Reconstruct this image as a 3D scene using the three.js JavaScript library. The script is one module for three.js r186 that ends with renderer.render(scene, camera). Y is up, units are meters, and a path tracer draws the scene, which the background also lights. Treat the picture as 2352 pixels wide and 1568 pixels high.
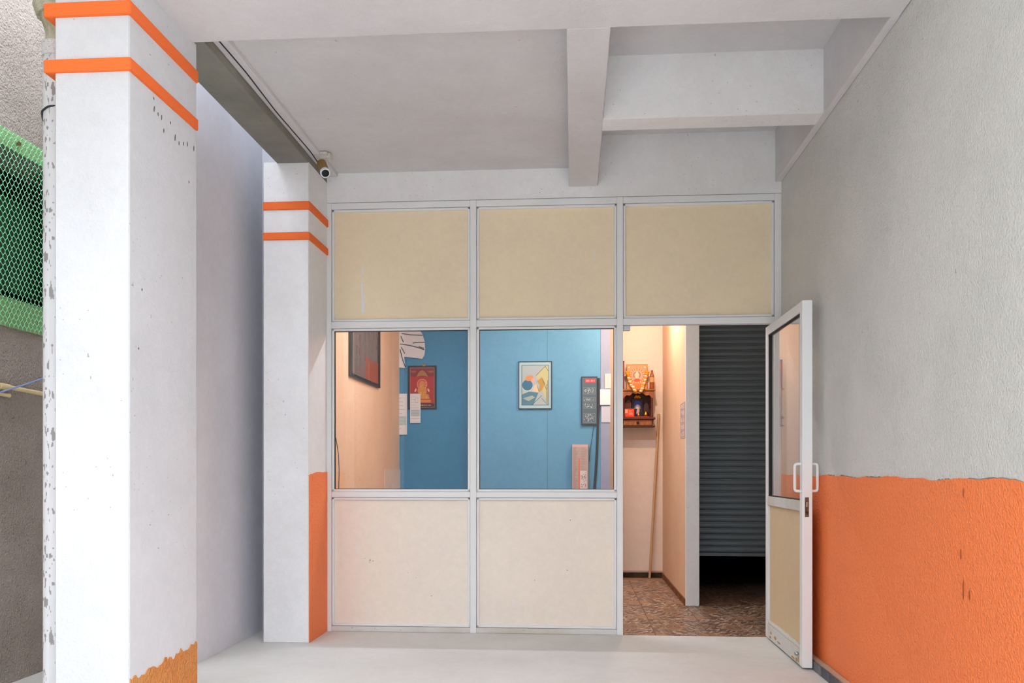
import * as THREE from 'three';
import { RoundedBoxGeometry } from 'three/addons/geometries/RoundedBoxGeometry.js';
import { mergeGeometries } from 'three/addons/utils/BufferGeometryUtils.js';
import { RectAreaLightUniformsLib } from 'three/addons/lights/RectAreaLightUniformsLib.js';
RectAreaLightUniformsLib.init();

// ------------------------------------------------------------------ camera, sky, exposure
const scene = new THREE.Scene();
const FOCAL = 2000, HEAD = Math.atan(143 / FOCAL), EYE = new THREE.Vector3(0, 1.12, 5.932), HORIZON = 1078;
const camera = new THREE.PerspectiveCamera(2 * Math.atan(784 / FOCAL) * 180 / Math.PI, 1.5, 0.05, 120);
camera.position.copy(EYE);
camera.rotation.y = HEAD;
camera.setViewOffset(2352, 1568, 0, 784 - HORIZON, 2352, 1568);        // level camera with the lens shifted up
scene.add(camera);

scene.background = new THREE.Color().setRGB(0.93, 1.0, 1.1);          // even bright overcast
scene.backgroundIntensity = 5.2;

const renderer = new THREE.WebGLRenderer();
renderer.toneMapping = THREE.LinearToneMapping;
renderer.toneMappingExposure = 1.36;
renderer.shadowMap.enabled = true;

// ------------------------------------------------------------------ pixel -> direction (2352 x 1568 frame)
const ray = (u, v) => {
  const a = (u - 1176) / FOCAL, b = (HORIZON - v) / FOCAL, c = Math.cos(HEAD), s = Math.sin(HEAD);
  return new THREE.Vector3(c * a - s, b, -s * a - c);
};
const atZ = (u, v, z) => { const r = ray(u, v); return EYE.clone().addScaledVector(r, (z - EYE.z) / r.z); };
const atX = (u, v, x) => { const r = ray(u, v); return EYE.clone().addScaledVector(r, (x - EYE.x) / r.x); };
const atY = (u, v, y) => { const r = ray(u, v); return EYE.clone().addScaledVector(r, (y - EYE.y) / r.y); };

// ------------------------------------------------------------------ noise and textures
let seed = 7;
const rnd = () => { seed = (seed * 1664525 + 1013904223) >>> 0; return seed / 4294967296; };
const rr = (a, b) => a + (b - a) * rnd();
function tileNoise(cells) {                                            // tileable value noise on the unit square
  const g = new Float32Array(cells * cells); for (let i = 0; i < g.length; i++) g[i] = rnd();
  return (x, y) => {
    const X = x * cells, Y = y * cells, i = Math.floor(X), j = Math.floor(Y), f = X - i, k = Y - j;
    const u = f * f * (3 - 2 * f), v = k * k * (3 - 2 * k), I = (i % cells + cells) % cells, J = (j % cells + cells) % cells, I1 = (I + 1) % cells, J1 = (J + 1) % cells;
    return (g[J * cells + I] * (1 - u) + g[J * cells + I1] * u) * (1 - v) + (g[J1 * cells + I] * (1 - u) + g[J1 * cells + I1] * u) * v;
  };
}
function layered(list) {                                               // [[cells, weight], ...] -> 0..1
  const n = list.map(([c, w]) => [tileNoise(c), w]), W = list.reduce((s, [, w]) => s + w, 0);
  return (x, y) => n.reduce((s, [f, w]) => s + f(x, y) * w, 0) / W;
}
function grid(size, fn, srgb, metres) {
  const d = new Uint8Array(size * size * 4);
  for (let j = 0; j < size; j++) for (let i = 0; i < size; i++) {
    const c = fn(i / size, j / size), o = (j * size + i) * 4;
    if (typeof c === 'number') d[o] = d[o + 1] = d[o + 2] = Math.max(0, Math.min(255, c * 255));
    else { d[o] = c[0]; d[o + 1] = c[1]; d[o + 2] = c[2]; }
    d[o + 3] = 255;
  }
  const t = new THREE.DataTexture(d, size, size);
  t.wrapS = t.wrapT = THREE.RepeatWrapping; t.magFilter = THREE.LinearFilter; t.minFilter = THREE.LinearMipmapLinearFilter; t.generateMipmaps = true;
  if (srgb) t.colorSpace = THREE.SRGBColorSpace;
  t.repeat.set(1 / metres, 1 / metres); t.needsUpdate = true;
  return t;
}
function paint(w, h, draw) {                                           // a flat print
  const c = document.createElement('canvas'); c.width = w; c.height = h;
  draw(c.getContext('2d'), w, h);
  const t = new THREE.CanvasTexture(c); t.colorSpace = THREE.SRGBColorSpace; t.needsUpdate = true;
  return t;
}
const hex = (h) => [(h >> 16) & 255, (h >> 8) & 255, h & 255];
const mix = (a, b, t) => a.map((v, i) => v + (b[i] - v) * t);
const clamp01 = (t) => Math.max(0, Math.min(1, t));

function baked(fn, size = 512) {                                        // noise worked out once, then looked up
  const a = new Float32Array(size * size);
  for (let j = 0; j < size; j++) for (let i = 0; i < size; i++) a[j * size + i] = fn(i / size, j / size);
  return (x, y) => a[((Math.floor(y * size) % size) + size) % size * size + ((Math.floor(x * size) % size) + size) % size];
}
const fineN = baked(layered([[96, 1], [48, 0.8], [200, 0.7]])), patchN = baked(layered([[5, 1], [11, 0.7], [23, 0.4]])), speckN = baked(tileNoise(170));
const stucco = layered([[180, 1], [320, 0.8], [40, 0.25]]);
const plasterBump = grid(1024, (x, y) => { const n = stucco(x, y); return n * 0.8 + (speckN(x, y) > 0.93 ? 0.12 : 0); }, false, 1.3);
const fineBump = grid(512, fineN, false, 0.7);
const roughN = layered([[120, 1], [240, 1], [50, 0.5]]);
const roughBump = grid(1024, roughN, false, 1.2);
// a paint colour with faint blotches and specks of its own
function paintMap(a, b, specks = 0, metres = 1.9, size = 512) {
  const A = hex(a), B = hex(b);
  return grid(size, (x, y) => {
    let c = mix(A, B, clamp01((patchN(x, y) - 0.3) * 2.2));
    const s = speckN(x, y);
    if (specks && s > 1 - 0.05 * specks && patchN(y, x) > 0.5) c = mix(c, [96, 90, 84], 0.5);
    return c.map((v) => v + (fineN(x, y) - 0.5) * 8);
  }, true, metres);
}
const std = (o) => new THREE.MeshStandardMaterial({ roughness: 0.85, ...o });

const M = {
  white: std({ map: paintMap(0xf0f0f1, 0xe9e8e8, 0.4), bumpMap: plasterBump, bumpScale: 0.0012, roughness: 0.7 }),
  colWhiteDim: std({ map: paintMap(0xd5d6d9, 0xcecfd1, 0.5), bumpMap: plasterBump, bumpScale: 0.0015, roughness: 0.65 }),  // white toned down to offset the strong light on the near column
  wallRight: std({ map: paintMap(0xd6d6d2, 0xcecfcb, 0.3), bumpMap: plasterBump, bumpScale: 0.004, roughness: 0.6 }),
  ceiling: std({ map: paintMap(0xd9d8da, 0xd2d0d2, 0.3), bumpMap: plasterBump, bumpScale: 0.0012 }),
  orange: std({ color: 0xff8648, bumpMap: plasterBump, bumpScale: 0.008, roughness: 0.62 }),
  orangeBand: std({ color: 0xf8722c, bumpMap: fineBump, bumpScale: 0.001, roughness: 0.7 }),
  orangeRough: std({ map: paintMap(0xd68640, 0xc89258, 0), bumpMap: roughBump, bumpScale: 0.012, roughness: 0.85 }),
  cement: std({ map: paintMap(0x8f8d84, 0x7d7b73, 1), bumpMap: roughBump, bumpScale: 0.002 }),
  grey: std({ map: paintMap(0xe0dfe5, 0xdad9df, 0), bumpMap: fineBump, bumpScale: 0.0006 }),
  rough: std({ map: paintMap(0xa59a90, 0x958a7f, 1.2, 2.3), bumpMap: roughBump, bumpScale: 0.012, roughness: 0.95 }),
  floor: std({ map: paintMap(0xd8d5d0, 0xd2cec8, 0), bumpMap: fineBump, bumpScale: 0.0006, roughness: 0.8 }),
  ground: std({ map: paintMap(0xd0ccc5, 0xc6c2ba, 0.5), roughness: 0.95 }),
  frame: std({ color: 0xeceeee, roughness: 0.42 }),
  frameWorn: std({ map: paintMap(0xdbdad6, 0xc9c2b4, 1), roughness: 0.5 }),
  cream: std({ map: paintMap(0xf8e6c4, 0xf4e2c3, 0), roughness: 0.5 }),
  creamPale: std({ map: paintMap(0xf6ebdb, 0xf3e8da, 0), roughness: 0.5 }),
  doorPanel: std({ map: paintMap(0xdcc39c, 0xd6be98, 0), roughness: 0.55 }),
  gasket: std({ color: 0x101012, roughness: 0.6 }),
  glass: new THREE.MeshPhysicalMaterial({ color: 0xffffff, transmission: 1, thickness: 0, roughness: 0.01, ior: 1.5 }),
  peach: std({ map: paintMap(0xe9bf9c, 0xe5b894, 0.2), bumpMap: fineBump, bumpScale: 0.001 }),
  peachBack: std({ map: paintMap(0xecd8ca, 0xe8d2c2, 0.2), bumpMap: fineBump, bumpScale: 0.001 }),
  peachPale: std({ map: paintMap(0xe4ccb8, 0xdfc6b2, 0.2), bumpMap: fineBump, bumpScale: 0.001 }),
  blue: std({ map: paintMap(0x62a3c9, 0x5e9ec4, 0), roughness: 0.55 }),
  teal: std({ map: paintMap(0x3f97c6, 0x3a90be, 0), roughness: 0.55 }),
  lavender: std({ map: paintMap(0x9ba5c0, 0x939db9, 0) }),
  ceilingIn: std({ color: 0xdedad2 }),
  storeWall: std({ map: paintMap(0x9a968f, 0x8c8881, 0.5), roughness: 0.95 }),
  darkFront: std({ color: 0x4a4b4c, roughness: 0.9 }),
  shutter: std({ map: paintMap(0x6f7b83, 0x626d75, 1), roughness: 0.4, metalness: 0.3 }),
  grout: std({ color: 0x9a7558, roughness: 0.95 }),
  slate: std({ map: paintMap(0x5c6068, 0x43464d, 1, 0.4), bumpMap: fineBump, bumpScale: 0.002, roughness: 0.7 }),
  slatePale: std({ map: paintMap(0x77777a, 0x5f6065, 1, 0.4), bumpMap: fineBump, bumpScale: 0.002, roughness: 0.7 }),
  mortar: std({ map: paintMap(0xb9a796, 0xc59a7e, 0.5, 0.5), bumpMap: fineBump, bumpScale: 0.003 }),
  skirtDirt: std({ map: paintMap(0x4a3826, 0x2c2118, 1, 0.3), bumpMap: roughBump, bumpScale: 0.006, roughness: 0.95 }),
  skirtRust: std({ map: paintMap(0x8a5020, 0x6b3c18, 1, 0.3), roughness: 0.9 }),
  flake: std({ map: paintMap(0xa39a8c, 0x8b7f70, 1, 0.2), roughness: 0.95 }),
  rustStain: std({ map: paintMap(0xc0a06c, 0xa98350, 1, 0.1), roughness: 0.8 }),
  pipe: std({ map: grid(512, (x, y) => { const s = layeredPipe(x, y); return s > 0.7 ? [150, 147, 146] : mix([228, 227, 230], [214, 213, 214], patchN(x, y)); }, true, 1.4), roughness: 0.6 }),
  pipeOld: std({ map: paintMap(0xbdb9a4, 0x9a9478, 1.5, 0.3), roughness: 0.7 }),
  black: std({ color: 0x0c0c0d, roughness: 0.5 }),
  lens: std({ color: 0x020204, roughness: 0.12 }),
  chrome: std({ color: 0xb8b8b8, metalness: 1, roughness: 0.25 }),
  rustMetal: std({ map: paintMap(0x7d6044, 0x4e3b2c, 1, 0.1), metalness: 0.6, roughness: 0.5 }),
  brassCam: std({ map: paintMap(0xa8864a, 0x7f6636, 0.5, 0.1), roughness: 0.5 }),
  brass: std({ color: 0xb98a35, metalness: 1, roughness: 0.3 }),
  plasterWhite: std({ color: 0xd9d6d0, bumpMap: roughBump, bumpScale: 0.004 }),
  green: std({ map: paintMap(0x93b07a, 0x87a56f, 0.5), bumpMap: roughBump, bumpScale: 0.008, roughness: 0.9 }),
  greenSheet: std({ map: paintMap(0x294a30, 0x203a28, 0.5, 0.6), roughness: 0.9 }),
  meshGreen: std({ color: 0x8fe6ae, roughness: 0.55 }),
  pvcYellow: std({ color: 0xd9c592, roughness: 0.5 }),
  wireBlue: std({ color: 0x7f95c8, roughness: 0.5 }),
  wood: std({ map: paintMap(0xa8632a, 0x8a4a1e, 1, 0.12), roughness: 0.5 }),
  woodDark: std({ color: 0x54200f, roughness: 0.5 }),
  woodStick: std({ map: paintMap(0xd3ab80, 0xc49868, 0.4, 0.2), roughness: 0.7 }),
  paper: std({ color: 0xe9ecf2, roughness: 0.9, side: THREE.DoubleSide }),
  frameBlack: std({ color: 0x140d0b, roughness: 0.45 }),
  redCap: std({ color: 0xc4281c, roughness: 0.4 }),
  redCloth: std({ color: 0xc42a1e, roughness: 0.9 }),
  cable: std({ color: 0x2c2f36, roughness: 0.7 }),
  marigold: std({ color: 0xf29a1e, roughness: 0.9 }),
  flowerPale: std({ color: 0xf6e6d2, roughness: 0.9 }),
};
function layeredPipe(x, y) { layeredPipe.f ??= layered([[250, 1], [110, 1]]); return layeredPipe.f(x, y * 0.35); }

// ------------------------------------------------------------------ geometry helpers
function metric(g) {                                                    // texture coordinates in metres
  const p = g.attributes.position, n = g.attributes.normal, uv = new Float32Array(p.count * 2);
  for (let i = 0; i < p.count; i++) {
    const a = Math.abs(n.getX(i)), b = Math.abs(n.getY(i)), c = Math.abs(n.getZ(i));
    if (b >= a && b >= c) { uv[2 * i] = p.getX(i); uv[2 * i + 1] = p.getZ(i); }
    else if (a >= c) { uv[2 * i] = p.getZ(i); uv[2 * i + 1] = p.getY(i); }
    else { uv[2 * i] = p.getX(i); uv[2 * i + 1] = p.getY(i); }
  }
  g.setAttribute('uv', new THREE.BufferAttribute(uv, 2));
  return g;
}
const box = (x0, x1, y0, y1, z0, z1) => metric(new THREE.BoxGeometry(x1 - x0, y1 - y0, z1 - z0).translate((x0 + x1) / 2, (y0 + y1) / 2, (z0 + z1) / 2));
const soft = (x0, x1, y0, y1, z0, z1, r = 0.003, seg = 2) => metric(new RoundedBoxGeometry(x1 - x0, y1 - y0, z1 - z0, seg, Math.min(r, (x1 - x0) / 2.01, (y1 - y0) / 2.01, (z1 - z0) / 2.01)).translate((x0 + x1) / 2, (y0 + y1) / 2, (z0 + z1) / 2));
const merge = (list) => mergeGeometries(list.map((g) => { const k = g.index ? g.toNonIndexed() : g; for (const a of Object.keys(k.attributes)) if (!['position', 'normal', 'uv'].includes(a)) k.deleteAttribute(a); return k; }));
const tube = (pts, r, seg = 24, rad = 8, closed = false) => new THREE.TubeGeometry(new THREE.CatmullRomCurve3(pts.map((p) => (p.isVector3 ? p : new THREE.Vector3(...p))), closed, 'catmullrom', 0.2), seg, r, rad, closed);
const rod = (a, b, r, rad = 10) => { const d = b.clone().sub(a), g = new THREE.CylinderGeometry(r, r, d.length(), rad); g.applyQuaternion(new THREE.Quaternion().setFromUnitVectors(new THREE.Vector3(0, 1, 0), d.clone().normalize())); return g.translate(...a.clone().add(b).multiplyScalar(0.5).toArray()); };
const lathe = (pts, at, seg = 20) => new THREE.LatheGeometry(pts.map(([r, y]) => new THREE.Vector2(r, y)), seg).translate(...at);
function outline(points, depth, bevel = 0) {                           // polygon in x,y extruded along +z
  const s = new THREE.Shape(points.map(([x, y]) => new THREE.Vector2(x, y)));
  return metric(new THREE.ExtrudeGeometry(s, { depth, bevelEnabled: bevel > 0, bevelSize: bevel, bevelThickness: bevel, bevelSegments: 1, curveSegments: 8 }));
}
const toWallX = (g, x) => g.rotateY(-Math.PI / 2).translate(x, 0, 0);   // (x,y,depth z) -> (z, y, -x): a shape drawn along world z
function printPlane(w, h) { return new THREE.PlaneGeometry(w, h); }

// ------------------------------------------------------------------ naming
const taken = {};
const numbered = (n) => { const k = taken[n] = (taken[n] ?? -1) + 1; return k ? `${n}_${String(k).padStart(3, '0')}` : n; };
const where = (o) => { const v = new THREE.Vector3(); for (let p = o; p && p !== scene; p = p.parent) v.add(p.position); return v; };
const shade = (m) => { m.castShadow = m.receiveShadow = true; return m; };
function thing(name, label, category, base, group) {
  const o = new THREE.Group(); o.name = numbered(name); o.position.set(...(base.isVector3 ? base.toArray() : base));
  o.userData = { label, category }; if (group) o.userData.group = group;
  scene.add(o); return o;
}
function setting(name, label, base = [0, 0, 0]) {
  const o = new THREE.Group(); o.name = name; o.position.set(...base); o.userData = { kind: 'structure', label }; scene.add(o); return o;
}
function part(name, geo, mat, parent, label) {                          // geometry in world coordinates
  const o = where(parent), m = shade(new THREE.Mesh(geo.translate(-o.x, -o.y, -o.z), mat)); m.name = name;
  if (label) m.userData.label = label;
  parent.add(m); return m;
}
function place(name, sharedGeo, mat, parent, at) {                      // shared geometry, placed
  const o = where(parent), m = shade(new THREE.Mesh(sharedGeo, mat)); m.name = name; m.position.set(at[0] - o.x, at[1] - o.y, at[2] - o.z); parent.add(m); return m;
}

// ------------------------------------------------------------------ measures (metres)
const COL = [-2.01, -1.71], SOFFIT = 3.04, CEIL_L = 3.17, CEIL_R = 3.385, WALL = 1.381, BACK = -3.2;
const FR = { top: 2.965, mid0: 2.098, mid1: 2.143, sill0: 0.928, sill1: 0.966, x: [[-1.722, -1.68], [-0.711, -0.669], [0.288, 0.329], [1.336, 1.381]] };

// ------------------------------------------------------------------ the setting outside
{
  const s = setting('porch_floor', 'smooth light grey cement floor of the porch');
  part('slab', box(-2.17, WALL + 0.2, -0.12, 0, 0, 3.4), M.floor, s);
  const g = setting('ground', 'grey ground of the lane in front of the porch');
  part('surface', box(-16, 16, -0.3, -0.02, -4, 22), M.ground, g);
  const o = setting('wall_opposite_added', 'unseen dark building front added across the lane for the panes to mirror');                // unseen; added dark and tall so the panes mirror little light
  part('plaster', box(-14, 14, -0.02, 6.4, 17, 17.3), M.darkFront, o);
}
const rightWall = setting('wall_right', 'white stucco side wall with orange painted lower half');
part('plaster', box(WALL, WALL + 0.24, 0, 3.9, -0.06, 4.4), M.wallRight, rightWall);
{                                                                       // orange paint coat with a hand-painted top edge
  const pts = [], edge = (z) => 1.085 + 0.004 * Math.sin(z * 7) + 0.003 * Math.sin(z * 19 + 1);
  for (let i = 0; i <= 220; i++) { const z = i / 220 * 4.4; pts.push([z, edge(z) + rr(-0.0022, 0.0022)]); }
  part('orange_dado', toWallX(outline([[0, 0], [4.4, 0], ...pts.slice().reverse()], 0.003), WALL).translate(0, 0, 0), M.orange, rightWall, 'rough orange paint on the lower wall');
  for (const [z0, z1] of [[1.05, 1.2], [1.28, 1.55], [1.66, 1.9], [2.5, 2.62], [2.75, 3.15]]) {
    const up = [], dn = []; for (let i = 0; i <= 14; i++) { const z = z0 + (z1 - z0) * i / 14; up.push([z, edge(z) + (i % 14 ? rr(0.001, 0.0065) : -0.001)]); dn.push([z, edge(z) - 0.004]); }
    part('flaked_paint', toWallX(outline([...dn, ...up.reverse()], 0.0015), WALL), M.flake, rightWall, 'flaked grey plaster along the paint edge');
  }
  for (const [u, v0, v1] of [[2213, 1120, 1142], [2207, 1260, 1285], [2213, 1330, 1378], [2227, 1355, 1378]]) {
    const a = atX(u, v0, WALL - 0.003), b = atX(u, v1, WALL - 0.003);
    part('paint_drip', new THREE.SphereGeometry(1, 12, 10).scale(0.003, (a.y - b.y) / 2, 0.006).translate(a.x, (a.y + b.y) / 2, a.z), M.orange, rightWall);
  }
}
{
  const s = setting('baseboard_right', 'slate tile skirting with mortar ledge below the orange wall');
  part('mortar_ledge', soft(1.342, WALL - 0.003, 0.0, 0.058, 0.06, 4.4, 0.006), M.mortar, s);
  const g = box(-0.005, 0.005, 0, 0.05, -0.073, 0.073);
  for (let i = 0; i < 28; i++) place('tile', g, i % 3 ? M.slate : M.slatePale, s, [1.337 + rr(-0.0015, 0.0015), 0.001, 0.14 + i * 0.15]);
}
{
  const c = setting('ceiling', 'grey painted porch ceiling slab');
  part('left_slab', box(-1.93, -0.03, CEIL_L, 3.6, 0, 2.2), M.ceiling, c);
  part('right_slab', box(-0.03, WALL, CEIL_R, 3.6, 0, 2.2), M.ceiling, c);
  part('added_canopy', box(-3.3, WALL + 0.24, 3.6, 3.75, 2.75, 5.6), M.white, c, 'unseen slab added over the porch front to hold back sky light');  // unseen overhang, added to cut the high sky light on the near column
  part('upper_floor', box(-2.02, WALL + 0.2, 3.6, 6.4, -3.4, 2.75), M.white, c);
  const b = setting('ceiling_beams', 'plastered concrete beams under the porch ceiling');
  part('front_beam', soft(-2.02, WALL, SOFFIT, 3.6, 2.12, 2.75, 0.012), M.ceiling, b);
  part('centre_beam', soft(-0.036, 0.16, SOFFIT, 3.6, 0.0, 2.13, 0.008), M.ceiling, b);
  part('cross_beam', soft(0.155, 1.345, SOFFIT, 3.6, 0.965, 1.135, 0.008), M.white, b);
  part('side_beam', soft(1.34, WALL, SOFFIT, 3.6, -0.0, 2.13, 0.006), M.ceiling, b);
  part('column_beam', soft(-1.92, -1.71, 3.1, 3.6, 0.0, 2.13, 0.006), M.cement, b, 'bare grey cement beam between the two columns');
  part('plaster_strip', soft(-1.712, -1.632, 3.145, CEIL_L + 0.01, 0.0, 2.13, 0.01), M.ceiling, b);
  part('cable_crack', tube([[-1.675, 3.1435, 2.0], [-1.669, 3.143, 1.6], [-1.682, 3.143, 1.1], [-1.676, 3.1435, 0.5], [-1.7, 3.143, 0.05]], 0.0035, 40, 6), M.cable, b);
}
{
  const w = setting('wall_back', 'white plaster wall above the partition');
  part('plaster', box(-1.72, WALL, FR.top + 0.003, 3.6, -0.12, 0.0), M.white, w);
  part('side_pier', box(WALL, 1.85, 0, 3.6, -0.12, -0.06), M.white, w);
}
{
  const w = setting('wall_left', 'smooth grey wall seen between the two columns');
  part('plaster', box(-3.0, -2.17, 0, 3.75, -0.12, 1.1), M.grey, w);
  part('infill', box(-2.17, -2.01, 0, 3.75, -0.12, 0.0), M.grey, w);
  part('infill', box(-2.01, -1.92, 3.11, 3.75, -0.12, 0.0), M.grey, w);
}

// ------------------------------------------------------------------ neighbour wall with meshed opening
{
  const w = setting('wall_neighbour', 'rough brown-grey cement wall beyond the columns');
  const X = -3, y0 = 1.875, y1 = 2.92, o0 = 2.03, o1 = 2.825, zA = 1.1, zB = 3.3, zO = 0.45;
  part('lower_wall', box(X - 0.25, X, -0.02, o0, zO - 0.2, 9), M.rough, w);
  part('upper_wall', box(X - 0.25, X, o1, 4.0, zO - 0.2, 9), M.rough, w);
  part('end_wall', box(X - 0.25, X, o0, o1, zB, 9), M.rough, w);
  part('end_wall', box(X - 0.25, X, o0, o1, zO - 0.2, zO), M.rough, w);
  const XI = X - 5;                                                     // a deep unlit room behind the opening
  part('room_back', box(XI - 0.1, XI, -0.02, 3.6, zO - 0.3, 6.4), M.rough, w);
  part('room_side', box(XI, X - 0.25, -0.02, 3.6, zO - 0.3, zO - 0.2), M.rough, w); part('room_side', box(XI, X - 0.25, -0.02, 3.6, 6.3, 6.4), M.rough, w);
  part('room_ceiling', box(XI - 0.1, X - 0.25, 3.5, 3.6, zO - 0.3, 6.4), M.rough, w);
  const n = setting('window_1', 'neighbouring opening with green painted bands', [X, y0, 2.2]);
  part('band', box(X, X + 0.012, o1, y1, zA, zB), M.green, n);
  part('band', box(X, X + 0.012, y0, o0, zA, zB), M.green, n);
  part('screen_sheet', box(X - 0.2, X - 0.19, o0 + 0.1, o1 - 0.17, zO, zB), M.greenSheet, n);
  part('bolt', rod(atX(44, 330, X + 0.012), atX(44, 330, X + 0.03), 0.011, 8), M.rustMetal, n);
  const list = [], pw = 0.036, ph = 0.0545, x = X + 0.024, r = 0.0019;
  const seg = (za, ya, zb, yb) => { const g = rod(new THREE.Vector3(x, ya, za), new THREE.Vector3(x, yb, zb), r, 4); list.push(g); };
  for (let j = 0; j * ph / 2 + y0 < y1 - 0.02; j++) for (let i = 0; i < (2.75 - zA) / pw; i++) {
    const cz = zA + (i + (j % 2 ? 0.5 : 0)) * pw, cy = y0 + j * ph / 2;
    seg(cz, cy, cz, cy + ph * 0.2); seg(cz, cy + ph * 0.2, cz - pw / 2, cy + ph * 0.5); seg(cz, cy + ph * 0.2, cz + pw / 2, cy + ph * 0.5);
  }
  const m = part('wire_mesh', merge(list), M.meshGreen, scene); m.userData = { kind: 'stuff', label: 'light green hexagonal wire mesh stretched over the neighbouring opening', category: 'wire mesh' };
}
{
  const a = atX(0, 885, -2.975), b = atX(118, 908, -2.975), t = thing('water_pipe', 'cream plastic water pipe running along the rough cement wall', 'pipe', a);
  const d = a.clone().sub(b).normalize();
  part('pipe', rod(b, a.clone().addScaledVector(d, 0.8), 0.012, 12), M.pvcYellow, t);
  const c = atX(12, 888, -2.975); part('coupling', rod(c.clone().addScaledVector(d, 0.05), c.clone().addScaledVector(d, -0.03), 0.017, 14), M.pvcYellow, t);
  const e = atX(20, 908, -2.985), s = thing('pipe_stub', 'short capped cream pipe stub below the long water pipe', 'pipe', e);
  part('pipe', rod(e, e.clone().addScaledVector(d, 0.8), 0.01, 10), M.pvcYellow, s); part('cap', new THREE.SphereGeometry(0.0125, 12, 8).translate(...e.toArray()), M.pvcYellow, s);
  const w0 = atX(-60, 918, -2.93), w1 = atX(0, 901, -2.93), w2 = atX(60, 882, -2.93), w3 = atX(130, 858, -2.93);
  part('cable', tube([w0, w1, w2, w3], 0.0045, 24, 6), M.wireBlue, thing('blue_cable', 'thin blue cable slung across the cream water pipe', 'cable', w0));
}

// ------------------------------------------------------------------ columns
function column(label, z0, z1, yBands, end, bandLeft, coat) {
  const t = thing('column', label, 'column', [(COL[0] + COL[1]) / 2, 0, (z0 + z1) / 2], 'plastered porch columns');
  part('shaft', soft(COL[0], COL[1], 0, end, z0, z1, 0.006), coat, t);
  for (const [a, b] of yBands) part('band', soft(bandLeft, COL[1] + 0.01, a, b, z0 + 0.002, z1 + 0.012, 0.006), M.orangeBand, t, 'raised orange painted band');
  return t;
}
const colA = column('white column with a drainpipe on its side and orange at its foot', 2.09, 2.69, [[2.655, 2.706], [2.87, 2.925]], SOFFIT + 0.01, -2.05, M.colWhiteDim);
const colB = column('white column joined to the aluminium partition below the security camera', -0.12, 0.42, [[2.603, 2.652], [2.797, 2.85]], 3.11, COL[0], M.white);  // lighter white than the near column: its brightness is put into the paint
{                                                                       // paint at the column feet, on the inner faces
  const top = [], top2 = [];
  for (let i = 0; i <= 40; i++) top.push([2.09 + 0.598 * i / 40, 0.335 - 0.03 * i / 40 + rr(-0.004, 0.004) + 0.008 * Math.sin(i * 0.7) + 0.006 * Math.sin(i * 1.9)]);
  part('orange_foot', toWallX(outline([[2.09, 0], [2.688, 0], ...top.reverse()], 0.003), COL[1] + 0.003), M.orangeRough, colA, 'ragged patch of rough orange paint');
  for (let i = 0; i <= 20; i++) top2.push([0.002 + 0.414 * i / 20, 1.103 - 0.018 * Math.max(0, i - 12) / 8 + rr(-0.002, 0.002)]);
  part('orange_dado', toWallX(outline([[0.002, 0], [0.416, 0], ...top2.reverse()], 0.003), COL[1] + 0.003), M.orange, colB, 'orange paint on the lower inner face');
}
for (const [u, v, h] of [[354, 250, 0.014], [363, 262, 0.008], [371, 270, 0.012], [376, 300, 0.01], [391, 282, 0.006], [402, 316, 0.016], [411, 329, 0.009], [421, 330, 0.009], [430, 331, 0.011], [445, 341, 0.013], [434, 418, 0.006], [326, 665, 0.006], [353, 226, 0.006], [318, 800, 0.005]]) {
  const p = atX(u, v, COL[1]); part('chip', new THREE.CylinderGeometry(1, 1, 0.002, 7).rotateZ(Math.PI / 2).scale(1, h, 0.0045).rotateX(rr(-0.3, 0.3)).translate(p.x, p.y, p.z), M.cement, colA);
}
{
  const z = 2.5, x = atZ(103, 700, z).x + 0.048, yb = atZ(110, 110, z).y;
  const t = thing('drainpipe', 'paint-flecked white drainpipe behind the outer edge of the column', 'pipe', [x, 0, z]);
  const cyl = new THREE.CylinderGeometry(0.048, 0.048, yb, 24, 1, true).translate(x, yb / 2, z); { const uv = cyl.attributes.uv; for (let i = 0; i < uv.count; i++) uv.setXY(i, uv.getX(i) * 0.3, uv.getY(i) * yb); }
  part('pipe', cyl, M.pipe, t);
  part('elbow', tube([[x + 0.004, yb - 0.03, z], [x + 0.002, yb + 0.06, z], [x - 0.03, yb + 0.16, z], [x - 0.1, yb + 0.36, z], [x - 0.16, yb + 0.6, z]], 0.042, 30, 16), M.pipeOld, t, 'weathered grey-brown bend');
  part('socket', rod(new THREE.Vector3(x, yb - 0.045, z), new THREE.Vector3(x, yb + 0.012, z), 0.053, 22), M.pipe, t);
  part('collar', rod(new THREE.Vector3(x - 0.022, yb + 0.135, z), new THREE.Vector3(x - 0.04, yb + 0.185, z), 0.055, 20), M.pipeOld, t);
  const y = atZ(105, 268, z).y;
  part('strap', tube([[x - 0.05, y - 0.02, z + 0.01], [x - 0.035, y + 0.005, z + 0.04], [x, y + 0.02, z + 0.052], [x + 0.05, y + 0.035, z + 0.02]], 0.004, 16, 6), M.cable, t, 'thin dark tie strap');
}

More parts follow.
